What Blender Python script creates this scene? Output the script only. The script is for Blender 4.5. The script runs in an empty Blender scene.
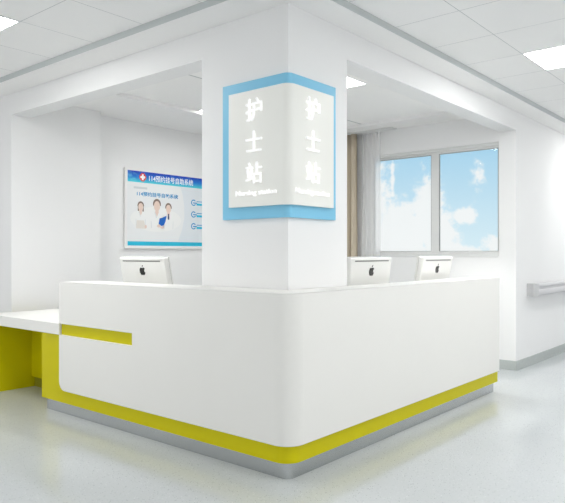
import bpy, bmesh, math
from mathutils import Vector, Matrix
C = bpy.context.scene.collection
scene = bpy.context.scene
R = math.radians
PI = math.pi

# ------------------------------------------------------------------ camera
cam_d = bpy.data.cameras.new('camera')
cam_d.sensor_fit = 'HORIZONTAL'
cam_d.sensor_width = 36.0
cam_d.lens = 631 / 565 * 36.0
cam_d.shift_y = 1.5 / 565
cam_d.clip_start = 0.05
cam = bpy.data.objects.new('camera', cam_d)
C.objects.link(cam)
cam.location = (-2.7196, -2.2272, 1.30)
cam.rotation_euler = (R(90), 0, R(-50))
scene.camera = cam

scene.view_settings.view_transform = 'Standard'
scene.view_settings.look = 'None'
scene.view_settings.gamma = 1.0
scene.view_settings.use_curve_mapping = False
scene.view_settings.exposure = 0.04


# ------------------------------------------------------------------ sky
def sky_world():
    w = bpy.data.worlds.new('sky')
    scene.world = w
    w.use_nodes = True
    nt = w.node_tree
    N, K = nt.nodes, nt.links
    N.clear()

    def m(op, a, b=None, c=None, clamp=False):
        n = N.new('ShaderNodeMath')
        n.operation = op
        n.use_clamp = clamp
        for i, v in enumerate((a, b, c)):
            if v is None:
                continue
            if isinstance(v, (int, float)):
                n.inputs[i].default_value = v
            else:
                K.new(v, n.inputs[i])
        return n.outputs[0]
    tc = N.new('ShaderNodeTexCoord')
    sep = N.new('ShaderNodeSeparateXYZ')
    K.new(tc.outputs['Generated'], sep.inputs[0])
    az = m('MULTIPLY', m('ARCTAN2', sep.outputs[1], sep.outputs[0]), 180 / PI)
    el = m('MULTIPLY', m('ARCSINE', sep.outputs[2]), 180 / PI)
    # coordinates of the clouds: degrees of azimuth and elevation, ragged by noise
    comb = N.new('ShaderNodeCombineXYZ')
    K.new(az, comb.inputs[0])
    K.new(el, comb.inputs[1])
    n1 = N.new('ShaderNodeTexNoise')
    n1.inputs['Scale'].default_value = 1.1
    n1.inputs['Detail'].default_value = 6
    n1.inputs['Roughness'].default_value = 0.62
    K.new(comb.outputs[0], n1.inputs['Vector'])
    n2 = N.new('ShaderNodeTexNoise')
    n2.inputs['Scale'].default_value = 0.16
    n2.inputs['Detail'].default_value = 4
    K.new(comb.outputs[0], n2.inputs['Vector'])
    # banks of cloud: azimuth, elevation, half widths, thickness
    banks = [(33.0, 3.0, 3.2, 6.5, 1.3), (29.5, 1.2, 2.6, 3.6, 1.5), (27.0, 3.6, 1.5, 3.4, 1.4), (26.0, 1.0, 1.9, 3.2, 1.3),
             (23.9, 3.25, 1.15, .85, 1.25), (21.4, .6, 1.4, 1.1, .9), (22.8, 6.6, .9, 1.9, .72), (24.3, 0.0, 2.6, .8, 1.1), (30.1, 6.4, .30, 2.4, .85)]
    tot = None
    for a0, e0, wa, we, s in banks:
        da = m('DIVIDE', m('SUBTRACT', az, a0), wa)
        de = m('DIVIDE', m('SUBTRACT', el, e0), we)
        d2 = m('ADD', m('MULTIPLY', da, da), m('MULTIPLY', de, de))
        g = m('MULTIPLY', m('EXPONENT', m('MULTIPLY', d2, -1.0)), s)
        tot = g if tot is None else m('MAXIMUM', tot, g)
    # elsewhere, out of view: near-solid cloud added to keep the sky's light neutral
    far = m('GREATER_THAN', m('ABSOLUTE', m('SUBTRACT', az, 27.0)), 12.0)
    up = m('GREATER_THAN', el, 14.0)
    other = m('MULTIPLY', m('MAXIMUM', far, up), m('ADD', n2.outputs[0], 0.85))
    tot = m('MAXIMUM', tot, other)
    dens = m('ADD', tot, m('MULTIPLY', m('SUBTRACT', n1.outputs[0], 0.5), 1.5))
    mr = N.new('ShaderNodeMapRange')
    mr.interpolation_type = 'SMOOTHSTEP'
    mr.inputs['From Min'].default_value = 0.34
    mr.inputs['From Max'].default_value = 0.86
    K.new(dens, mr.inputs['Value'])
    grad = N.new('ShaderNodeValToRGB')
    K.new(m('DIVIDE', el, 12.0, clamp=True), grad.inputs[0])
    grad.color_ramp.elements[0].color = (.66, .80, .86, 1)
    grad.color_ramp.elements[1].position = .8
    grad.color_ramp.elements[1].color = (.36, .61, .79, 1)
    mix = N.new('ShaderNodeMix')
    mix.data_type = 'RGBA'
    K.new(m('MULTIPLY', mr.outputs[0], 0.93), mix.inputs['Factor'])
    K.new(grad.outputs[0], mix.inputs['A'])
    mix.inputs['B'].default_value = (.875, .87, .865, 1)
    bg = N.new('ShaderNodeBackground')
    K.new(mix.outputs['Result'], bg.inputs['Color'])
    bg.inputs['Strength'].default_value = SKY
    out = N.new('ShaderNodeOutputWorld')
    K.new(bg.outputs[0], out.inputs['Surface'])


SKY = 1.08
PANEL = 25.0
SPOT = 85.0        # downlight watts
sky_world()


# ------------------------------------------------------------------ materials
def srgb(r, g, b):
    f = lambda v: (v / 255 / 12.92) if v / 255 <= .04045 else ((v / 255 + .055) / 1.055) ** 2.4
    return (f(r), f(g), f(b), 1)


def mat(name, col, rough=.5, metal=0, spec=.5, bump=0, bscale=60, vary=0, emit=None, es=1.0, coat=0):
    m = bpy.data.materials.new(name)
    m.use_nodes = True
    nt = m.node_tree
    p = nt.nodes['Principled BSDF']
    p.inputs['Base Color'].default_value = col
    p.inputs['Roughness'].default_value = rough
    p.inputs['Metallic'].default_value = metal
    p.inputs['Specular IOR Level'].default_value = spec
    p.inputs['Coat Weight'].default_value = coat
    p.inputs['Coat Roughness'].default_value = .08
    tc = nt.nodes.new('ShaderNodeTexCoord')
    nz = nt.nodes.new('ShaderNodeTexNoise')
    nz.inputs['Scale'].default_value = bscale
    nz.inputs['Detail'].default_value = 4
    nt.links.new(tc.outputs['Object'], nz.inputs['Vector'])
    if bump:
        b = nt.nodes.new('ShaderNodeBump')
        b.inputs['Strength'].default_value = bump
        b.inputs['Distance'].default_value = .001
        nt.links.new(nz.outputs[0], b.inputs['Height'])
        nt.links.new(b.outputs[0], p.inputs['Normal'])
    if vary:
        mx = nt.nodes.new('ShaderNodeMix')
        mx.data_type = 'RGBA'
        mx.inputs['A'].default_value = tuple(c * (1 - vary) for c in col[:3]) + (1,)
        mx.inputs['B'].default_value = tuple(min(1, c * (1 + vary)) for c in col[:3]) + (1,)
        nt.links.new(nz.outputs[0], mx.inputs['Factor'])
        nt.links.new(mx.outputs['Result'], p.inputs['Base Color'])
    if emit:
        p.inputs['Emission Color'].default_value = emit
        p.inputs['Emission Strength'].default_value = es
    return m


def floor_mat():
    m = bpy.data.materials.new('terrazzo_vinyl')
    m.use_nodes = True
    nt = m.node_tree
    N, K = nt.nodes, nt.links
    p = N['Principled BSDF']
    tc = N.new('ShaderNodeTexCoord')
    v = N.new('ShaderNodeTexVoronoi')
    v.inputs['Scale'].default_value = 95
    K.new(tc.outputs['Object'], v.inputs['Vector'])
    near = N.new('ShaderNodeMath')
    near.operation = 'LESS_THAN'
    near.inputs[1].default_value = .22
    K.new(v.outputs['Distance'], near.inputs[0])
    sp = N.new('ShaderNodeSeparateColor')
    K.new(v.outputs['Color'], sp.inputs[0])
    ramp = N.new('ShaderNodeValToRGB')
    e = ramp.color_ramp.elements
    ramp.color_ramp.interpolation = 'CONSTANT'
    base = srgb(198, 204, 206)
    e[0].color = srgb(120, 130, 134)
    e[1].position = .22
    e[1].color = srgb(176, 184, 185)
    x = e.new(.5)
    x.color = base
    x = e.new(.82)
    x.color = srgb(222, 226, 226)
    K.new(sp.outputs[0], ramp.inputs[0])
    nz = N.new('ShaderNodeTexNoise')
    nz.inputs['Scale'].default_value = 1.2
    nz.inputs['Detail'].default_value = 8
    K.new(tc.outputs['Object'], nz.inputs['Vector'])
    bmx = N.new('ShaderNodeMix')
    bmx.data_type = 'RGBA'
    bmx.inputs['A'].default_value = srgb(188, 193, 195)
    bmx.inputs['B'].default_value = srgb(199, 203, 205)
    K.new(nz.outputs[0], bmx.inputs['Factor'])
    mx = N.new('ShaderNodeMix')
    mx.data_type = 'RGBA'
    K.new(near.outputs[0], mx.inputs['Factor'])
    K.new(bmx.outputs['Result'], mx.inputs['A'])
    K.new(ramp.outputs[0], mx.inputs['B'])
    K.new(mx.outputs['Result'], p.inputs['Base Color'])
    p.inputs['Roughness'].default_value = .11
    p.inputs['Specular IOR Level'].default_value = .5
    return m


def ceiling_mat(name='ceiling_tile', grid=((0, -.520, .595), (1, -.423, .6066))):
    """Tiles 0.607 x 0.619 m with a fine joint between them."""
    m = bpy.data.materials.new(name)
    m.use_nodes = True
    nt = m.node_tree
    N, K = nt.nodes, nt.links
    p = N['Principled BSDF']
    tc = N.new('ShaderNodeTexCoord')
    sp = N.new('ShaderNodeSeparateXYZ')
    K.new(tc.outputs['Object'], sp.inputs[0])

    def m2(op, a, b=0):
        n = N.new('ShaderNodeMath')
        n.operation = op
        for i, v in enumerate((a, b)):
            if isinstance(v, (int, float)):
                n.inputs[i].default_value = v
            else:
                K.new(v, n.inputs[i])
        return n.outputs[0]
    lines = []
    for ax, off, per in grid:
        t = m2('DIVIDE', m2('SUBTRACT', sp.outputs[ax], off), per)
        fr = m2('ABSOLUTE', m2('SUBTRACT', m2('FRACT', m2('ADD', t, 50.5), 0), .5))
        lines.append(m2('LESS_THAN', fr, .0045))
    ln = m2('MAXIMUM', lines[0], lines[1])
    nz = N.new('ShaderNodeTexNoise')
    nz.inputs['Scale'].default_value = 260
    K.new(tc.outputs['Object'], nz.inputs['Vector'])
    b = N.new('ShaderNodeBump')
    b.inputs['Strength'].default_value = .25
    b.inputs['Distance'].default_value = .001
    K.new(nz.outputs[0], b.inputs['Height'])
    K.new(b.outputs[0], p.inputs['Normal'])
    mx = N.new('ShaderNodeMix')
    mx.data_type = 'RGBA'
    K.new(ln, mx.inputs['Factor'])
    mx.inputs['A'].default_value = srgb(252, 251, 250)
    mx.inputs['B'].default_value = srgb(200, 203, 203)
    K.new(mx.outputs['Result'], p.inputs['Base Color'])
    p.inputs['Roughness'].default_value = .9
    return m


def banner_mat():
    m = bpy.data.materials.new('banner_print')
    m.use_nodes = True
    nt = m.node_tree
    N, K = nt.nodes, nt.links
    p = N['Principled BSDF']
    tc = N.new('ShaderNodeTexCoord')
    sp = N.new('ShaderNodeSeparateXYZ')
    K.new(tc.outputs['Generated'], sp.inputs[0])
    ramp = N.new('ShaderNodeValToRGB')
    K.new(sp.outputs[2], ramp.inputs[0])
    e = ramp.color_ramp.elements
    e[0].color = srgb(80, 214, 226)
    e[1].color = srgb(10, 50, 190)
    x = e.new(.5)
    x.color = srgb(16, 120, 214)
    nz = N.new('ShaderNodeTexNoise')
    nz.inputs['Scale'].default_value = 9
    nz.inputs['Distortion'].default_value = 2
    K.new(tc.outputs['Object'], nz.inputs['Vector'])
    f = N.new('ShaderNodeMapRange')
    f.inputs['From Min'].default_value = .45
    f.inputs['From Max'].default_value = .7
    K.new(nz.outputs[0], f.inputs['Value'])
    lft = N.new('ShaderNodeMapRange')
    lft.inputs['From Min'].default_value = 0.0
    lft.inputs['From Max'].default_value = 0.13
    lft.inputs['To Min'].default_value = .7
    lft.inputs['To Max'].default_value = .06
    K.new(sp.outputs[0], lft.inputs['Value'])
    mu = N.new('ShaderNodeMath')
    mu.operation = 'MULTIPLY'
    K.new(f.outputs[0], mu.inputs[0])
    K.new(lft.outputs[0], mu.inputs[1])
    mx = N.new('ShaderNodeMix')
    mx.data_type = 'RGBA'
    K.new(mu.outputs[0], mx.inputs['Factor'])
    K.new(ramp.outputs[0], mx.inputs['A'])
    mx.inputs['B'].default_value = srgb(120, 225, 235)
    K.new(mx.outputs['Result'], p.inputs['Base Color'])
    p.inputs['Roughness'].default_value = .4
    return m


def glass_mat():
    m = bpy.data.materials.new('window_glass')
    m.use_nodes = True
    nt = m.node_tree
    N, K = nt.nodes, nt.links
    N.remove(N['Principled BSDF'])
    t = N.new('ShaderNodeBsdfTransparent')
    t.inputs[0].default_value = (.97, .985, .985, 1)
    g = N.new('ShaderNodeBsdfGlossy')
    g.inputs['Roughness'].default_value = .02
    fr = N.new('ShaderNodeFresnel')
    fr.inputs[0].default_value = 1.25
    mx = N.new('ShaderNodeMixShader')
    K.new(fr.outputs[0], mx.inputs[0])
    K.new(t.outputs[0], mx.inputs[1])
    K.new(g.outputs[0], mx.inputs[2])
    K.new(mx.outputs[0], N['Material Output'].inputs[0])
    return m


def sheer_mat():
    m = bpy.data.materials.new('sheer_voile')
    m.use_nodes = True
    nt = m.node_tree
    N, K = nt.nodes, nt.links
    N.remove(N['Principled BSDF'])
    t = N.new('ShaderNodeBsdfTransparent')
    d = N.new('ShaderNodeBsdfDiffuse')
    d.inputs[0].default_value = srgb(248, 248, 248)
    tl = N.new('ShaderNodeBsdfTranslucent')
    tl.inputs[0].default_value = srgb(248, 248, 248)
    a = N.new('ShaderNodeMixShader')
    a.inputs[0].default_value = .4
    K.new(d.outputs[0], a.inputs[1])
    K.new(tl.outputs[0], a.inputs[2])
    mx = N.new('ShaderNodeMixShader')
    mx.inputs[0].default_value = .52
    K.new(t.outputs[0], mx.inputs[1])
    K.new(a.outputs[0], mx.inputs[2])
    K.new(mx.outputs[0], N['Material Output'].inputs[0])
    return m


M = dict(
    wall=mat('wall_paint', srgb(241, 241, 241), .75, bump=.15, bscale=180),
    soffit=mat('soffit_paint', srgb(248, 247, 246), .8, bump=.1, bscale=180),
    column=mat('column_paint', srgb(241, 241, 241), .75, bump=.1, bscale=180),
    ceiling=ceiling_mat(), innerceil=ceiling_mat('station_ceiling', ((1, 2.066, 2.4), (1, 2.066, 2.4))), fascia=mat('grey_edge_trim', srgb(200, 205, 205), .6), floor=floor_mat(),
    base=mat('grey_skirting', srgb(184, 190, 188), .5, vary=.10, bscale=45),
    solid=mat('white_solid_surface', srgb(238, 237, 233), .42, spec=.4, vary=.01, bscale=4),
    yellow=mat('yellow_laminate', srgb(208, 198, 4), .42, spec=.2, vary=.02, bscale=6),
    steel=mat('brushed_steel', srgb(190, 193, 195), .22, metal=1, bump=.05, bscale=300),
    plinth_dark=mat('plinth_dark', srgb(150, 146, 30), .5),
    blue=mat('sky_blue_acrylic', srgb(132, 202, 234), .4, spec=.4),
    signwhite=mat('sign_white_acrylic', srgb(243, 243, 238), .4),
    glow=mat('lit_letter', srgb(250, 250, 250), .4, emit=(1, 1, 1, 1), es=.35),
    halo=mat('letter_backlight', srgb(250, 250, 250), .4, emit=(1, 1, 1, 1), es=.4),
    diffuser=mat('light_diffuser', srgb(240, 240, 240), .5, emit=(1, 1, .985, 1), es=PANEL),
    diffuser_soft=mat('station_light_diffuser', srgb(240, 240, 240), .5, emit=(1, 1, .985, 1), es=PANEL * .48),
    lframe=mat('light_frame', srgb(222, 224, 224), .5),
    imac=mat('white_gloss_plastic', srgb(240, 240, 237), .22, spec=.5, coat=.4),
    vent=mat('vent_grey', srgb(128, 128, 126), .6),
    logo=mat('black_logo', srgb(18, 18, 18), .25),
    screen=mat('dark_screen', srgb(20, 22, 26), .1),
    alu=mat('aluminium', srgb(190, 192, 194), .35, metal=1),
    wframe=mat('window_frame_grey', srgb(226, 227, 226), .45),
    gasket=mat('grey_gasket', srgb(160, 164, 164), .6),
    glass=glass_mat(), sheer=sheer_mat(),
    curtain=mat('beige_linen', srgb(196, 184, 164), .9, bump=.4, bscale=200, vary=.08),
    rail=mat('handrail_vinyl', srgb(206, 206, 208), .45, bump=.05, bscale=100),
    railcap=mat('handrail_cap', srgb(204, 204, 205), .45),
    pframe=mat('poster_frame_white', srgb(244, 243, 242), .45),
    paper=mat('poster_paper', srgb(238, 240, 241), .5),
    banner=banner_mat(),
    cyan=mat('print_cyan', srgb(34, 190, 222), .5, vary=.06, bscale=6),
    teal=mat('print_teal', srgb(30, 150, 205), .5),
    pwhite=mat('print_white', srgb(250, 250, 250), .5),
    pgrey=mat('print_pale_grey', srgb(214, 219, 222), .5),
    parc=mat('print_pale_blue', srgb(227, 233, 238), .5),
    red=mat('print_red', srgb(226, 66, 60), .5),
    skin=mat('print_skin', srgb(236, 214, 202), .6),
    hair=mat('print_hair', srgb(138, 118, 108), .6),
    coat=mat('print_coat', srgb(243, 244, 243), .6),
    warm=mat('print_warm', srgb(234, 229, 222), .6),
    fold=mat('print_folds', srgb(222, 226, 229), .6),
    bluep=mat('print_blue_folder', srgb(14, 104, 200), .5),
    navy=mat('print_navy', srgb(60, 74, 110), .5),
)


# ------------------------------------------------------------------ helpers
def add_box(bm, x0, y0, z0, x1, y1, z1):
    v = [bm.verts.new(p) for p in ((x0, y0, z0), (x1, y0, z0), (x1, y1, z0), (x0, y1, z0), (x0, y0, z1), (x1, y0, z1), (x1, y1, z1), (x0, y1, z1))]
    for f in ((0, 3, 2, 1), (4, 5, 6, 7), (0, 1, 5, 4), (1, 2, 6, 5), (2, 3, 7, 6), (3, 0, 4, 7)):
        bm.faces.new([v[i] for i in f])


def add_prism(bm, poly, a0, a1, ax='z'):
    """poly: 2D outline swept from a0 to a1 along an axis."""
    def P(u, v, w):
        return {'z': (u, v, w), 'y': (u, w, v), 'x': (w, u, v)}[ax]
    lo = [bm.verts.new(P(u, v, a0)) for u, v in poly]
    hi = [bm.verts.new(P(u, v, a1)) for u, v in poly]
    n = len(poly)
    bm.faces.new(lo[::-1])
    bm.faces.new(hi)
    for i in range(n):
        bm.faces.new((lo[i], lo[(i + 1) % n], hi[(i + 1) % n], hi[i]))


def box(*a):
    bm = bmesh.new()
    add_box(bm, *a)
    return bm


def boxes(*L):
    bm = bmesh.new()
    for a in L:
        add_box(bm, *a)
    return bm


def prism(poly, a0, a1, ax='z'):
    bm = bmesh.new()
    add_prism(bm, poly, a0, a1, ax)
    return bm


def obj(name, bm, m, parent=None, bevel=0, seg=3, smooth=False, normals=True):
    if normals:
        bmesh.ops.recalc_face_normals(bm, faces=bm.faces)
    me = bpy.data.meshes.new(name)
    bm.to_mesh(me)
    bm.free()
    me.materials.append(M[m] if isinstance(m, str) else m)
    o = bpy.data.objects.new(name, me)
    C.objects.link(o)
    if parent:
        o.parent = parent
    if bevel:
        b = o.modifiers.new('bevel', 'BEVEL')
        b.width = bevel
        b.segments = seg
        b.limit_method = 'ANGLE'
        b.angle_limit = R(40)
        b.harden_normals = True
    if smooth or bevel:
        for p in me.polygons:
            p.use_smooth = True
        if not bevel:
            me.set_sharp_from_angle(angle=R(35))
    return o


def thing(name, label, cat, loc=(0, 0, 0), rz=0, group=None):
    o = bpy.data.objects.new(name, None)
    o.empty_display_size = .1
    C.objects.link(o)
    o.location = loc
    o.rotation_euler = (0, 0, rz)
    return tag(o, label, cat, group)


def tag(o, label, cat, group=None):
    o['label'] = label
    o['category'] = cat
    if group:
        o['group'] = group
    return o


def struct(name, bm, m, parent=None, **k):
    o = obj(name, bm, m, parent, **k)
    if parent is None:
        o['kind'] = 'structure'
    return o


def dup(root, loc=None, rz=None):
    r = root.copy()
    C.objects.link(r)
    if loc is not None:
        r.location = loc
    if rz is not None:
        r.rotation_euler = (0, 0, rz)
    for ch in list(root.children):
        c = ch.copy()
        C.objects.link(c)
        c.parent = r
        for g in list(ch.children):
            d = g.copy()
            C.objects.link(d)
            d.parent = c
    return r


def text_mesh(name, s, size, depth, m, parent, mtx, align='CENTER', offset=0.0, fit=None, space=1.0):
    """Writing as a mesh. fit = (width, height): scaled to that extent."""
    cu = bpy.data.curves.new(name, 'FONT')
    cu.body = s
    cu.size = size
    cu.extrude = depth
    cu.offset = offset
    cu.space_character = space
    cu.resolution_u = 3
    cu.align_x = align
    t = bpy.data.objects.new(name, cu)
    C.objects.link(t)
    bpy.context.view_layer.update()
    dg = bpy.context.evaluated_depsgraph_get()
    me = bpy.data.meshes.new_from_object(t.evaluated_get(dg))
    C.objects.unlink(t)
    bpy.data.objects.remove(t)
    me.name = name
    if fit and len(me.vertices):
        xs = [v.co.x for v in me.vertices]
        ys = [v.co.y for v in me.vertices]
        cx, cy = (min(xs) + max(xs)) / 2, (min(ys) + max(ys)) / 2
        sx, sy = fit[0] / (max(xs) - min(xs)), fit[1] / (max(ys) - min(ys))
        for v in me.vertices:
            v.co.x = (v.co.x - cx) * sx
            v.co.y = (v.co.y - cy) * sy
    me.transform(mtx)
    me.materials.clear()
    me.materials.append(M[m])
    o = bpy.data.objects.new(name, me)
    C.objects.link(o)
    o.parent = parent
    return o


# ------------------------------------------------------------------ the setting
CX, CY = .328, .285            # outer faces of the column and of the walls in line with it
CX1, CY1 = .982, 1.072        # inner faces of the column
HZ, SZ, TZ = 2.664, 2.868, 2.917   # head of the openings, underside of soffits, underside of tiles
LJ, RJ = 3.817, 4.300           # jambs of the two openings
WX, WY = 4.307, 3.973            # window wall, wall with the display board
XH, YH = 9.0, 8.0              # where the hall walls run to

HX, HY = .520, .476     # inner faces of the headers
TI = 2.902            # ceiling inside the station
BX, BY = 4.507, 4.123   # outer faces of the station's back walls
struct('floor', boxes((-7, -7, -.1, XH, HY, 0), (-7, HY, -.1, HX, YH, 0), (HX, HY, -.1, BX, BY, 0)), 'floor')
struct('ceiling', boxes((-7, -7, TZ, XH, HY, TZ + .12), (-7, HY, TZ, .534, YH, TZ + .12)), 'ceiling')
struct('ceiling_inner', box(.534, HY, TI, BX, BY, TZ + .12), 'innerceil')
# wall in line with the left face of the column: header over the opening, then solid
struct('wall_left', boxes((CX, CY1, HZ, HX, LJ, SZ), (CX, LJ, 0, HX, YH, SZ), (HX, LJ, 0, 1.347, WY, SZ)), 'wall')
struct('wall_right', boxes((CX1, CY, HZ, RJ, HY, SZ), (RJ, CY, 0, XH, HY, SZ)), 'wall')
struct('column', box(CX, CY, 0, CX1, CY1, SZ), 'column')
struct('wall_back', box(1.347, WY, 0, BX, BY, SZ), 'wall')
# window wall with its opening
W0, W1, WZ0, WZ1 = .482, 2.249, 1.263, 2.559
struct('wall_window', boxes((WX, HY, 0, BX, WY, WZ0), (WX, HY, WZ1, BX, WY, SZ), (WX, W1, WZ0, BX, WY, WZ1)), 'wall')
# dropped soffits: a lip along the hall side, a border inside the station, each with a grey edge trim
struct('trim_1', boxes((.068, HY, SZ, .534, YH, TZ), (.068, .063, SZ, XH, HY, TZ)), 'soffit')
struct('trim_2', boxes((.534, HY, SZ, BX, .896, TI), (.534, .896, SZ, .975, 3.062, TI), (3.915, .896, SZ, BX, 3.062, TI), (.534, 3.062, SZ, BX, BY, TI)), 'soffit')
struct('trim_3', boxes((.062, .063, SZ + .004, .068, YH, TZ), (.062, .057, SZ + .004, XH, .063, TZ)), 'fascia')
struct('baseboard_right', boxes((RJ - .012, CY - .012, 0, XH, CY, .102), (RJ - .012, CY, 0, RJ, HY, .102)), 'base', bevel=.003)
struct('baseboard_left', boxes((CX - .012, LJ, 0, CX, YH, .102)), 'base', bevel=.003)
struct('baseboard_window', box(WX - .012, HY, 0, WX, WY, .10), 'base', bevel=.003)


# window of two sashes
def window():
    w = bpy.data.objects.new('window_1', None)
    C.objects.link(w)
    w.location = (WX + .05, (W0 + W1) / 2, WZ0)
    w['kind'] = 'structure'
    hw, H = (W1 - W0) / 2, WZ1 - WZ0
    f = .036
    o = obj('window_frame', boxes((-.025, -hw, 0, .06, hw, f), (-.025, -hw, H - f, .06, hw, H), (-.025, -hw, f, .06, -hw + .012, H - f), (-.025, hw - f, f, .06, hw, H - f)), 'wframe', w, bevel=.004)
    obj('window_sill', box(-.056, -hw + .01, -.012, .0, hw - .01, -.001), 'wframe', w, bevel=.006)
    cy = (W0 + W1) / 2
    for y0, y1, dx in ((-hw + .004, 1.289 - cy, 0), (1.291 - cy, hw - f, .012)):
        s = .052
        bl = s if y0 > -hw + .1 else .02
        sash = obj('sash', boxes((dx, y0, f, dx + .03, y0 + bl, H - f), (dx, y1 - s, f, dx + .03, y1, H - f), (dx, y0 + bl, f, dx + .03, y1 - s, f + .02), (dx, y0 + bl, H - f - .022, dx + .03, y1 - s, H - f)), 'wframe', w, bevel=.004)
        obj('gasket', boxes((dx + .004, y0 + bl, f + .02, dx + .026, y0 + bl + .006, H - f - .022), (dx + .004, y1 - s - .006, f + .02, dx + .026, y1 - s, H - f - .022),
                            (dx + .004, y0 + bl, H - f - .030, dx + .026, y1 - s, H - f - .022), (dx + .004, y0 + bl, f + .02, dx + .026, y1 - s, f + .026)), 'gasket', sash)
        obj('pane', box(dx + .012, y0 + bl + .004, f + .022, dx + .016, y1 - s - .004, H - f - .026), 'glass', sash)


window()


# ------------------------------------------------------------------ the counter
def ring(off, r, dx, dy, xl, yl, n=10, xin=None, yin=None):
    """L outline in plan: outer faces at x = y = off with a rounded corner, arms to yl and xl, wide dx and dy."""
    p = [(off, yl)]
    for i in range(n + 1):
        a = PI + i / n * PI / 2
        p.append((off + r + r * math.cos(a), off + r + r * math.sin(a)))
    p += [(xl, off), (xl, dy), (dx, dy), (dx, yl)]
    return p


def counter():
    t = thing('reception_counter', 'L-shaped white nurse station counter with yellow band and steel plinth, in front of the column', 'counter', (0, 0, 0))
    XR, YL = 3.075, 2.39
    # plinth, yellow carcass
    obj('plinth', prism(ring(.062, .05, .26, .26, 3.085, 2.68), 0, .102), 'steel', t, smooth=True)
    body = bmesh.new()
    add_prism(body, ring(.02, .10, .30, .26, 3.078, 2.69), .102, .643)
    obj('carcass', body, 'yellow', t, smooth=True)
    up = bmesh.new()
    add_prism(up, ring(.02, .10, .30, .26, 3.068, 2.375), .740, 1.045)
    obj('upper_carcass', up, 'solid', t, smooth=True)
    # yellow back of the slot between lower and upper part
    obj('slot_back', prism(ring(.02, .10, .30, .26, 3.068, 2.385), .643, .740), 'yellow', t, smooth=True)
    # counter top: joins the cladding, rounded corner, eased edge
    obj('counter_top', prism(ring(.002, .115, .318, .278, XR, YL - .01), 1.045, 1.069), 'solid', t, bevel=.004, smooth=True)
    # cladding: flat left leaf with rounded end corners and the slot, arc, flat right leaf
    bm = bmesh.new()
    z0, z1, th, r = .205, 1.069, .02, .117
    rb, rt = .075, .035

    def arc(cy, cz, rr, a0, a1, n=8):
        return [(cy + rr * math.cos(a0 + (a1 - a0) * i / n), cz + rr * math.sin(a0 + (a1 - a0) * i / n)) for i in range(n + 1)]
    left = [(r, z0)] + arc(YL - rb, z0 + rb, rb, -PI / 2, 0) + [(YL, .646), (1.437, .646), (1.437, .736), (YL, .736)] + arc(YL - rt, z1 - rt, rt, 0, PI / 2) + [(r, z1)]
    add_prism(bm, left, 0, th, 'x')
    n = 12
    pr = []
    for i in range(n + 1):
        a = PI + i / n * PI / 2
        pr.append((r + r * math.cos(a), r + r * math.sin(a)))
    inn = []
    for i in range(n + 1):
        a = PI + i / n * PI / 2
        inn.append((r + (r - th) * math.cos(a), r + (r - th) * math.sin(a)))
    add_prism(bm, pr + inn[::-1], z0, z1)
    add_prism(bm, [(r, 0), (XR, 0), (XR, th), (r, th)], z0, z1)
    bmesh.ops.remove_doubles(bm, verts=bm.verts, dist=1e-5)
    obj('cladding', bm, 'solid', t, smooth=True)


XR, YL = 3.075, 2.39


def desks():
    # lower desk with thick white top, running past the end of the counter
    t = thing('desk', 'low desk with thick white top and yellow panels past the counter left end', 'desk', (0, 0, 0))
    obj('desk_top', prism([(0, YL), (0, 3.65), (.80, 3.65), (.80, 1.10), (.31, 1.10), (.31, YL)], .645, .735), 'solid', t, bevel=.003)
    obj('side_panel', box(.03, 3.60, 0, .78, 3.645, .645), 'yellow', t, bevel=.001)['label'] = 'yellow side panel'
    mp = obj('modesty_panel', box(.42, 2.69, .10, .445, 3.60, .645), 'yellow', t)
    mp['label'] = 'yellow back panel'
    obj('panel_plinth', box(.45, 2.69, 0, .47, 3.60, .10), 'plinth_dark', mp)
    pd = obj('pedestal', box(.32, 1.9, .10, .78, 2.66, .645), 'solid', t, bevel=.002)
    obj('pedestal_base', box(.34, 1.92, 0, .76, 2.64, .10), 'steel', pd)
    t = thing('desk', 'white desk behind the right arm of the counter, carrying two computers', 'desk', (0, 0, 0))
    obj('desk_top', box(1.02, .27, .645, XR, .92, .735), 'solid', t, bevel=.003)
    for a in (1.4, 2.5):
        pd = obj('pedestal', box(a, .30, .10, a + .45, .88, .645), 'solid', t, bevel=.002)
        obj('pedestal_base', box(a + .02, .32, 0, a + .43, .86, .10), 'steel', pd)


desks()
counter()


# ------------------------------------------------------------------ corner sign on the column
KX, KY, K = .390, .336, .98   # corner as measured, and the scale of the sign's measures


def corner_strip(d, r, yl, xl, th, z0, z1, n=10):
    """Panel folded round the column corner; outer face d outside the column faces."""
    ox, oy = KX - d, KY - d
    o, i_ = [(ox, yl)], [(ox + th, yl)]
    for k in range(n + 1):
        a = PI + k / n * PI / 2
        o.append((ox + r + r * math.cos(a), oy + r + r * math.sin(a)))
        i_.append((ox + r + (r - th) * math.cos(a), oy + r + (r - th) * math.sin(a)))
    o.append((xl, oy))
    i_.append((xl, oy + th))
    bm = bmesh.new()
    add_prism(bm, o + i_[::-1], z0, z1)
    return bm


def face_matrix(side, along, z, d):
    """Places writing (drawn in x, y facing +z) on the left or right face of the column."""
    if side == 'left':     # faces -x; reading direction runs towards -y
        m = Matrix(((0, 0, -1, KX - d), (-1, 0, 0, along), (0, 1, 0, z), (0, 0, 0, 1)))
    else:                  # faces -y; reading direction runs towards +x
        m = Matrix(((1, 0, 0, along), (0, 0, -1, KY - d), (0, 1, 0, z), (0, 0, 0, 1)))
    return m


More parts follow.
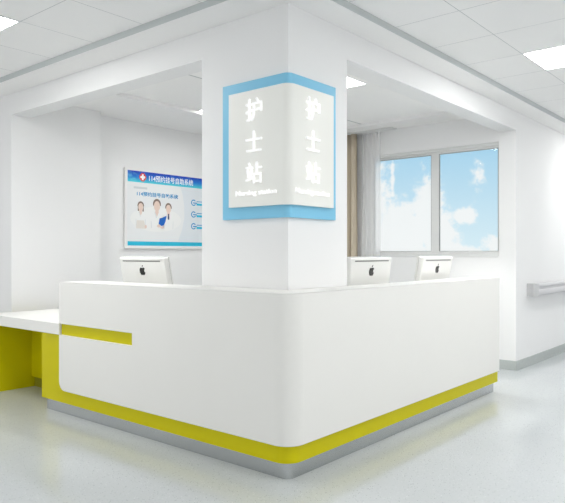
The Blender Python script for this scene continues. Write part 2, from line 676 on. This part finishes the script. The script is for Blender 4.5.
def sign():
    t = thing('corner_sign', 'white and light blue nurse station sign folded round the column corner, with lit white writing', 'sign', (CX - .02 * K, CY - .02 * K, 1.5254))
    t.scale = (K, K, K)
    off = Matrix.Translation((-(KX - .02), -(KY - .02), -1.53))

    def put(o):
        o.data.transform(off)
        return o
    put(obj('backing', corner_strip(.022, .045, .904, .885, .0215, 1.528, 2.450), 'blue', t, smooth=True))
    put(obj('front_panel', corner_strip(.048, .060, .822, .826, .026, 1.608, 2.376), 'signwhite', t, bevel=.002, smooth=True))
    for side, a, w in (('left', .572, .142), ('right', .569, .148)):
        for ch, z, hh in (('护', 2.240, .148), ('士', 2.033, .134), ('站', 1.826, .138)):
            o = put(text_mesh('character', ch, .16, .0035, 'glow', t, face_matrix(side, a, z, .0665), fit=(w, hh)))
            o['label'] = 'lit white character'
            put(text_mesh('backlight', ch, .16, .001, 'halo', o, face_matrix(side, a, z, .0610), fit=(w * .97, hh * .98)))
    for side, a in (('left', .563), ('right', .575)):
        o = put(text_mesh('lettering', 'Nursing station', .06, .0025, 'glow', t, face_matrix(side, a, 1.693, .0605), fit=(.360, .042)))
        o['label'] = 'small lit white lettering'
        put(text_mesh('backlight', 'Nursing station', .06, .001, 'halo', o, face_matrix(side, a, 1.693, .0565), fit=(.357, .041)))


sign()


# ------------------------------------------------------------------ display board on the back wall
def board():
    X0, Z0, W, H = 1.853, 1.354, 1.66, .976
    Y = WY
    t = thing('display_board', 'white framed information board with blue banner and medical staff picture on the back wall', 'board', (1.7615, Y, 1.353))
    t.scale = (.98, .98, .98)

    def fx(u, z, k=0):   # u from the board's left edge (as measured), z in room height
        return (u + 1.86 - X0, -.030 - k, z - Z0)
    fr = bmesh.new()
    b = .03
    for a in ((0, 0, W, b), (0, H - b, W, H), (0, b, b, H - b), (W - b, b, W, H - b)):
        add_box(fr, a[0], -.036, a[1], a[2], -.001, a[3])
    obj('frame', fr, 'pframe', t, bevel=.004)
    obj('sheet', box(b, -.028, b, W - b, -.004, H - b), 'paper', t)

    def flat(name, polys, m, k, parent=t):
        bm = bmesh.new()
        for poly in polys:
            vs = [fx(u, z, 0) for u, z in poly]
            lo = [bm.verts.new((x, -.0281, z)) for x, y, z in vs]
            hi = [bm.verts.new((x, -.0283 - k, z)) for x, y, z in vs]
            n = len(vs)
            bm.faces.new(lo[::-1])
            bm.faces.new(hi)
            for i in range(n):
                bm.faces.new((lo[i], lo[(i + 1) % n], hi[(i + 1) % n], hi[i]))
        return obj(name, bm, m, parent)

    def ell(u, z, a, b_, n=24, a0=0, a1=2 * PI):
        full = abs(a1 - a0 - 2 * PI) < 1e-6
        return [(u + a * math.cos(a0 + (a1 - a0) * i / n), z + b_ * math.sin(a0 + (a1 - a0) * i / n)) for i in range(n if full else n + 1)]

    def rect(u0, z0, u1, z1):
        return [(u0, z0), (u1, z0), (u1, z1), (u0, z1)]
    e = W - b - .007
    ban = flat('banner', [rect(.032, 2.163, e, 2.300)], 'banner', .0002)
    flat('footer_bar', [rect(.032, 1.390, e, 1.442)], 'cyan', .0002)
    flat('backdrop_curve', [[(1.10, 1.45), (e, 1.45), (e, 2.155), (.86, 2.155), (.90, 2.05), (.925, 1.9), (.925, 1.75), (.885, 1.6), (.82, 1.45)]], 'parc', .0001)
    # cross emblem: white cross on a red rounded lozenge
    cu, cz, s = .256, 2.231, .052
    flat('emblem', [[(cu - s, cz - .016), (cu - .016, cz - s), (cu + .016, cz - s), (cu + s, cz - .016), (cu + s, cz + .016), (cu + .016, cz + s), (cu - .016, cz + s), (cu - s, cz + .016)]], 'red', .0004, ban)
    q, a_ = .036, .0135
    flat('cross', [[(cu - a_, cz - q), (cu + a_, cz - q), (cu + a_, cz - a_), (cu + q, cz - a_), (cu + q, cz + a_), (cu + a_, cz + a_), (cu + a_, cz + q), (cu - a_, cz + q), (cu - a_, cz + a_), (cu - q, cz + a_), (cu - q, cz - a_), (cu - a_, cz - a_)]], 'pwhite', .0006, ban)

    def words(name, s, u, z, w, h, m, par=t, off=.001):
        x, y, zz = fx(u, z)
        mt = Matrix(((1, 0, 0, x), (0, 0, -1, -.0287), (0, 1, 0, zz), (0, 0, 0, 1)))
        return text_mesh(name, s, .1, .0003, m, par, mt, fit=(w, h), offset=off)
    words('title', '114预约挂号自助系统', .715, 2.229, .725, .082, 'pwhite', ban, .0014)
    words('subtitle', '114预约挂号自助系统', .493, 2.026, .650, .056, 'teal', off=.0022)
    flat('faint_line', [rect(.12, 2.085, .325, 2.11)], 'pgrey', .0001)
    # printed picture of three people in white coats
    pic = flat('picture', [ell(.47, 1.72, .40, .155, 40)], 'coat', .0003)

    def person(u, z, k, hair_long, warm):
        # coat, neck, face, hair
        flat('printed_coat', [[(u - .115 * k, 1.60), (u - .125 * k, z - .17 * k), (u - .10 * k, z - .115 * k), (u - .03 * k, z - .085 * k), (u + .03 * k, z - .085 * k), (u + .10 * k, z - .115 * k), (u + .125 * k, z - .17 * k), (u + .115 * k, 1.60)]], 'coat', .0006, pic)
        for q in ([[(u - .090 * k, 1.61), (u - .096 * k, z - .20 * k), (u - .088 * k, z - .20 * k), (u - .080 * k, 1.61)], [(u + .080 * k, 1.61), (u + .088 * k, z - .20 * k), (u + .096 * k, z - .20 * k), (u + .090 * k, 1.61)],
                              [(u - .03 * k, z - .086 * k), (u - .002, z - .16 * k), (u - .012 * k, z - .166 * k), (u - .04 * k, z - .09 * k)]]):
            flat('printed_fold', [q], 'fold', .0008, pic)
        flat('printed_neck', [[(u - .022 * k, z - .05 * k), (u + .022 * k, z - .05 * k), (u + .028 * k, z - .09 * k), (u, z - .145 * k), (u - .028 * k, z - .09 * k)]], 'skin', .0009, pic)
        hr = [ell(u, z + .012 * k, .062 * k, .066 * k, 20, -.3, PI + .3)]
        if hair_long:
            hr = [ell(u, z + .012 * k, .062 * k, .066 * k, 20, -.15, PI + .15), [(u - .055 * k, z + .02), (u - .034 * k, z + .02), (u - .032 * k, z - .075 * k), (u - .056 * k, z - .075 * k)], [(u + .034 * k, z + .02), (u + .055 * k, z + .02), (u + .058 * k, z - .08 * k), (u + .034 * k, z - .08 * k)]]
        flat('printed_hair', hr, 'hair', .0009, pic)
        flat('printed_face', [ell(u, z - .012 * k, .048 * k, .064 * k, 20)], 'skin', .0012, pic)
    person(.225, 1.872, .78, True, True)
    person(.660, 1.872, .84, False, False)
    person(.475, 1.900, 1.0, False, True)
    flat('printed_tie', [[(.652, 1.80), (.670, 1.80), (.674, 1.735), (.661, 1.72), (.648, 1.735)]], 'navy', .0011, pic)
    flat('printed_skirt', [[(.155, 1.60), (.165, 1.70), (.275, 1.70), (.30, 1.60)]], 'warm', .0010, pic)
    flat('printed_folder', [[(.500, 1.668), (.516, 1.738), (.560, 1.745), (.628, 1.775), (.612, 1.70), (.585, 1.655), (.545, 1.640)]], 'bluep', .0014, pic)
    for q in (ell(.505, 1.640, .030, .020, 14), ell(.555, 1.622, .028, .014, 14), ell(.30, 1.625, .016, .022, 12)):
        flat('printed_hand', [q], 'skin', .0016, pic)
    # three round marks with a word to the right of each
    for z in (1.968, 1.812, 1.655):
        u = 1.088
        outer, inner = ell(u, z, .045, .042, 20, R(35), R(330)), ell(u, z, .029, .028, 20, R(330), R(35))
        mk = flat('round_mark', [outer + inner], 'teal', .0004)
        flat('mark_bar', [rect(u - .012, z - .010, u + .060, z + .004), rect(u + .052, z + .012, u + .25, z + .022)], 'teal', .0004, mk)
        flat('mark_band', [rect(u + .052, z - .034, u + .44, z - .006)], 'cyan', .0003, mk)


board()


# ------------------------------------------------------------------ computers
def apple_outline():
    """Silhouette of a bitten apple, height 1, centred."""
    P = [(-.02, .27), (.06, .30), (.16, .335), (.27, .32), (.36, .25), (.40, .19)]
    bite = [(.33, .13), (.285, .05), (.285, -.05), (.335, -.14), (.42, -.195)]
    rest = [(.385, -.29), (.32, -.39), (.235, -.47), (.15, -.485), (.06, -.455), (-.01, -.45), (-.09, -.465), (-.17, -.485), (-.25, -.455), (-.34, -.34), (-.405, -.19), (-.425, -.03), (-.40, .12), (-.33, .24), (-.23, .31), (-.12, .315)]
    body = P + bite + rest
    leaf = [(-.005, .36), (.02, .47), (.10, .565), (.19, .60), (.175, .50), (.11, .41)]
    return [(x * .86, y) for x, y in body], [(x * .86, y) for x, y in leaf]


def computer(label, loc, rz, lean=11):
    """All-in-one desktop; at rest its back faces -x (after rz = 0), user side +x."""
    t = thing('desktop_computer', label, 'computer', loc, rz, 'white all-in-one computers on the desk behind the counter')
    W, H, T, LEAN = .594, .425, .064, R(lean)
    piv = Matrix.Translation((0, 0, .11)) @ Matrix.Rotation(-LEAN, 4, 'Y')

    def leaned(o):
        o.data.transform(piv)
        return o
    leaned(obj('housing', box(0, -W / 2, 0, T - .014, W / 2, H), 'imac', t, bevel=.014, seg=4))
    fr = leaned(obj('front_bezel', box(T - .013, -W / 2 + .002, .002, T, W / 2 - .002, H - .002), 'imac', t, bevel=.005))
    leaned(obj('screen', box(T + .0002, -W / 2 + .03, .10, T + .002, W / 2 - .03, H - .03), 'screen', fr))
    vs = leaned(obj('vent_slot', box(-.0015, -.245, H - .034, .001, .245, H - .024), 'vent', t))
    bm = bmesh.new()
    for poly in apple_outline():
        # seen from -x the reading direction runs towards -y
        add_prism(bm, [(-u * .098, v * .080 + H * .745) for u, v in poly], -.0015, .0005, 'x')
    leaned(obj('logo', bm, 'logo', t))
    # aluminium foot: upright bent from a flat base
    s = [(-.02, 0), (.20, 0), (.20, .008), (.012, .008), (.03, .20), (.018, .201), (-.02, .02)]
    bm = bmesh.new()
    add_prism(bm, [(u, v) for u, v in s], -.085, .085, 'y')
    obj('stand', bm, 'alu', t, bevel=.002)
    return t


computer('white all-in-one computer left of the column, black logo on its back', (.575, 1.99, .735), 0)
computer('white all-in-one computer just right of the column, in front of the curtains', (1.515, .455, .735), R(90), 7)
computer('white all-in-one computer below the right window pane, farthest from the column', (2.595, .445, .735), R(90), 10)


# ------------------------------------------------------------------ curtains
def pleated(x, y0, y1, z0, z1, amp, waves, th=.004, seed=0.0, flare=0.0):
    bm = bmesh.new()
    n, rows = int(waves * 14), 14
    cols = []
    for i in range(n + 1):
        u = i / n
        col = []
        for j in range(rows + 1):
            v = j / rows
            a = amp * (1.0 - .25 * v) * (1 + .25 * math.sin(5 * u + seed))
            px = x + a * math.sin(2 * PI * waves * u + .5 * math.sin(3 * v + seed) + .6 * math.sin(7 * u + seed))
            py = y0 + (y1 - y0) * u + flare * (1 - v) * (u - .5) + amp * .25 * math.sin(4 * PI * waves * u + seed)
            col.append(bm.verts.new((px, py, z0 + (z1 - z0) * v)))
        cols.append(col)
    for i in range(n):
        for j in range(rows):
            bm.faces.new((cols[i][j], cols[i + 1][j], cols[i + 1][j + 1], cols[i][j + 1]))
    return bm


def curtain(name, label, m, *a, **k):
    o = obj(name, pleated(*a, **k), m, None, smooth=True)
    for p in o.data.polygons:
        p.use_smooth = True
    if m != 'sheer':
        s = o.modifiers.new('cloth thickness', 'SOLIDIFY')
        s.thickness = .0015
    return tag(o, label, 'curtain')


curtain('curtain', 'beige linen curtain hanging beside the window, right of the column', 'curtain', 4.16, 2.290, 2.70, .03, 2.845, .034, 4.5, seed=.7)
curtain('sheer_curtain', 'white sheer curtain hanging over the left edge of the window', 'sheer', 4.245, 1.985, 2.262, .03, 2.845, .018, 3.5, seed=1.9)
cr = thing('curtain_rail', 'white double curtain rail under the ceiling border above the curtains', 'curtain rail', (4.20, 2.307, SZ))
obj('track', box(-.052, -.55, -.020, -.028, .62, -.001), 'wframe', cr, bevel=.003)
obj('track', box(.034, -.55, -.020, .056, .62, -.001), 'wframe', cr, bevel=.003)


# ------------------------------------------------------------------ handrail on the right wall
def handrail():
    L0, L1 = 4.64, 8.6
    t = thing('handrail', 'pale grey hospital handrail along the right corridor wall', 'handrail', (L0, CY, .797))
    zc = .0
    # profile in (y from wall, z): rounded grip above, groove, lower bumper
    def prof(d):
        return [(-.022, .030), (-.022, .018), (-.075, .006), (-.090, .010), (-.096, .022), (-.096, .068), (-.090, .076),
                (-.082, .079), (-.082, .104), (-.092, .108), (-.096, .116), (-.095, .132), (-.085, .146), (-.066, .150), (-.045, .146), (-.022, .136), (-.022, .120)]
    bm = bmesh.new()
    add_prism(bm, prof(0), .12, L1 - L0, 'x')
    obj('rail', bm, 'rail', t, bevel=.002)
    # end piece returning to the wall, rounded in plan
    p = [(.125, -.001)]
    p = [(.0, -.001), (.0, -.062)]
    for i in range(9):
        a = PI + i / 8 * PI / 2
        p.append((.040 + .040 * math.cos(a), -.058 + .040 * math.sin(a)))
    p += [(.125, -.098), (.125, -.001)]
    obj('end_cap', prism(p, .004, .152), 'railcap', t, bevel=.010, seg=3)
    for x in (.9, 2.2, 3.5):
        obj('bracket', box(x, -.022, .03, x + .08, -.001, .12), 'railcap', t, bevel=.003)


handrail()


# ------------------------------------------------------------------ ceiling lights
def panel_proto(label, loc):
    t = thing('ceiling_light', label, 'ceiling light', loc, 0, 'square ceiling light panels')
    s = .294
    f = .008
    obj('frame', boxes((-s, -s, -.004, s, -s + f, -.0005), (-s, s - f, -.004, s, s, -.0005), (-s, -s + f, -.004, -s + f, s - f, -.0005), (s - f, -s + f, -.004, s, s - f, -.0005)), 'lframe', t)
    obj('diffuser', box(-s + f, -s + f, -.003, s - f, s - f, -.0006), 'diffuser', t)
    return t


p0 = panel_proto('square white ceiling light panel at the right edge of the photo', (2.743, -.723, TZ))
for lab, loc in (  # corridor and hall panels are out of view, added to balance the light
        ('square white ceiling light panel in the top left corner', (-.818, 2.307, TZ)),
        ('square light panel inside the station, seen just left of the column', (2.396, 2.758, TI)),
        ('square light panel inside the station, seen just right of the column', (2.070, 1.294, TI)),
        ('unseen square light panel added over the corridor to brighten the right wall', (6.38, -.723, TZ)),
        ('unseen square light panel added over the hall left of the camera', (-3.2, 2.307, TZ)),
        ('unseen square light panel added over the hall, nearest in front of the counter corner', (.364, -1.936, TZ)),
        ('unseen square light panel added over the hall right of the camera', (2.743, -3.15, TZ)),
        ('unseen square light panel added over the hall behind the camera', (-2.6, -3.15, TZ))):
    c = dup(p0, loc)
    c['label'] = lab
    if 'inside the station' in lab:      # dimmer fittings in the station
        for ch in c.children:
            if ch.name.startswith('diffuser'):
                ch.material_slots[0].link = 'OBJECT'
                ch.material_slots[0].material = M['diffuser_soft']


def downlight(label, loc, aim_power):
    t = thing('downlight', label, 'downlight', loc, 0, 'downlights over the counter')
    bm = bmesh.new()
    n = 28
    for r0, r1, z0, z1 in ((.032, .045, -.006, -.0005),):
        rings = [[bm.verts.new((r * math.cos(2 * PI * i / n), r * math.sin(2 * PI * i / n), z)) for i in range(n)] for r, z in ((r0, z1), (r1, z1), (r1, z1 - .002), (r0, z0))]
        for a in range(4):
            A, B = rings[a], rings[(a + 1) % 4]
            for i in range(n):
                bm.faces.new((A[i], A[(i + 1) % n], B[(i + 1) % n], B[i]))
    obj('ring', bm, 'lframe', t, smooth=True)
    obj('lens', prism([(.031 * math.cos(2 * PI * i / 20), .031 * math.sin(2 * PI * i / 20)) for i in range(20)], -.003, -.0006), 'diffuser', t)
    l = bpy.data.lights.new('downlight_beam', 'SPOT')
    l.energy = aim_power
    l.spot_size = R(74)
    l.spot_blend = .35
    l.shadow_soft_size = .014
    lo = bpy.data.objects.new('beam', l)
    C.objects.link(lo)
    lo.parent = t
    lo.location = (0, 0, -.035)


downlight('small round downlight above the right arm of the counter, hidden by the header', (3.22, .68, SZ), SPOT)
downlight('small round downlight above the left arm of the counter, hidden by the header', (.80, 2.2, SZ), SPOT * .7)
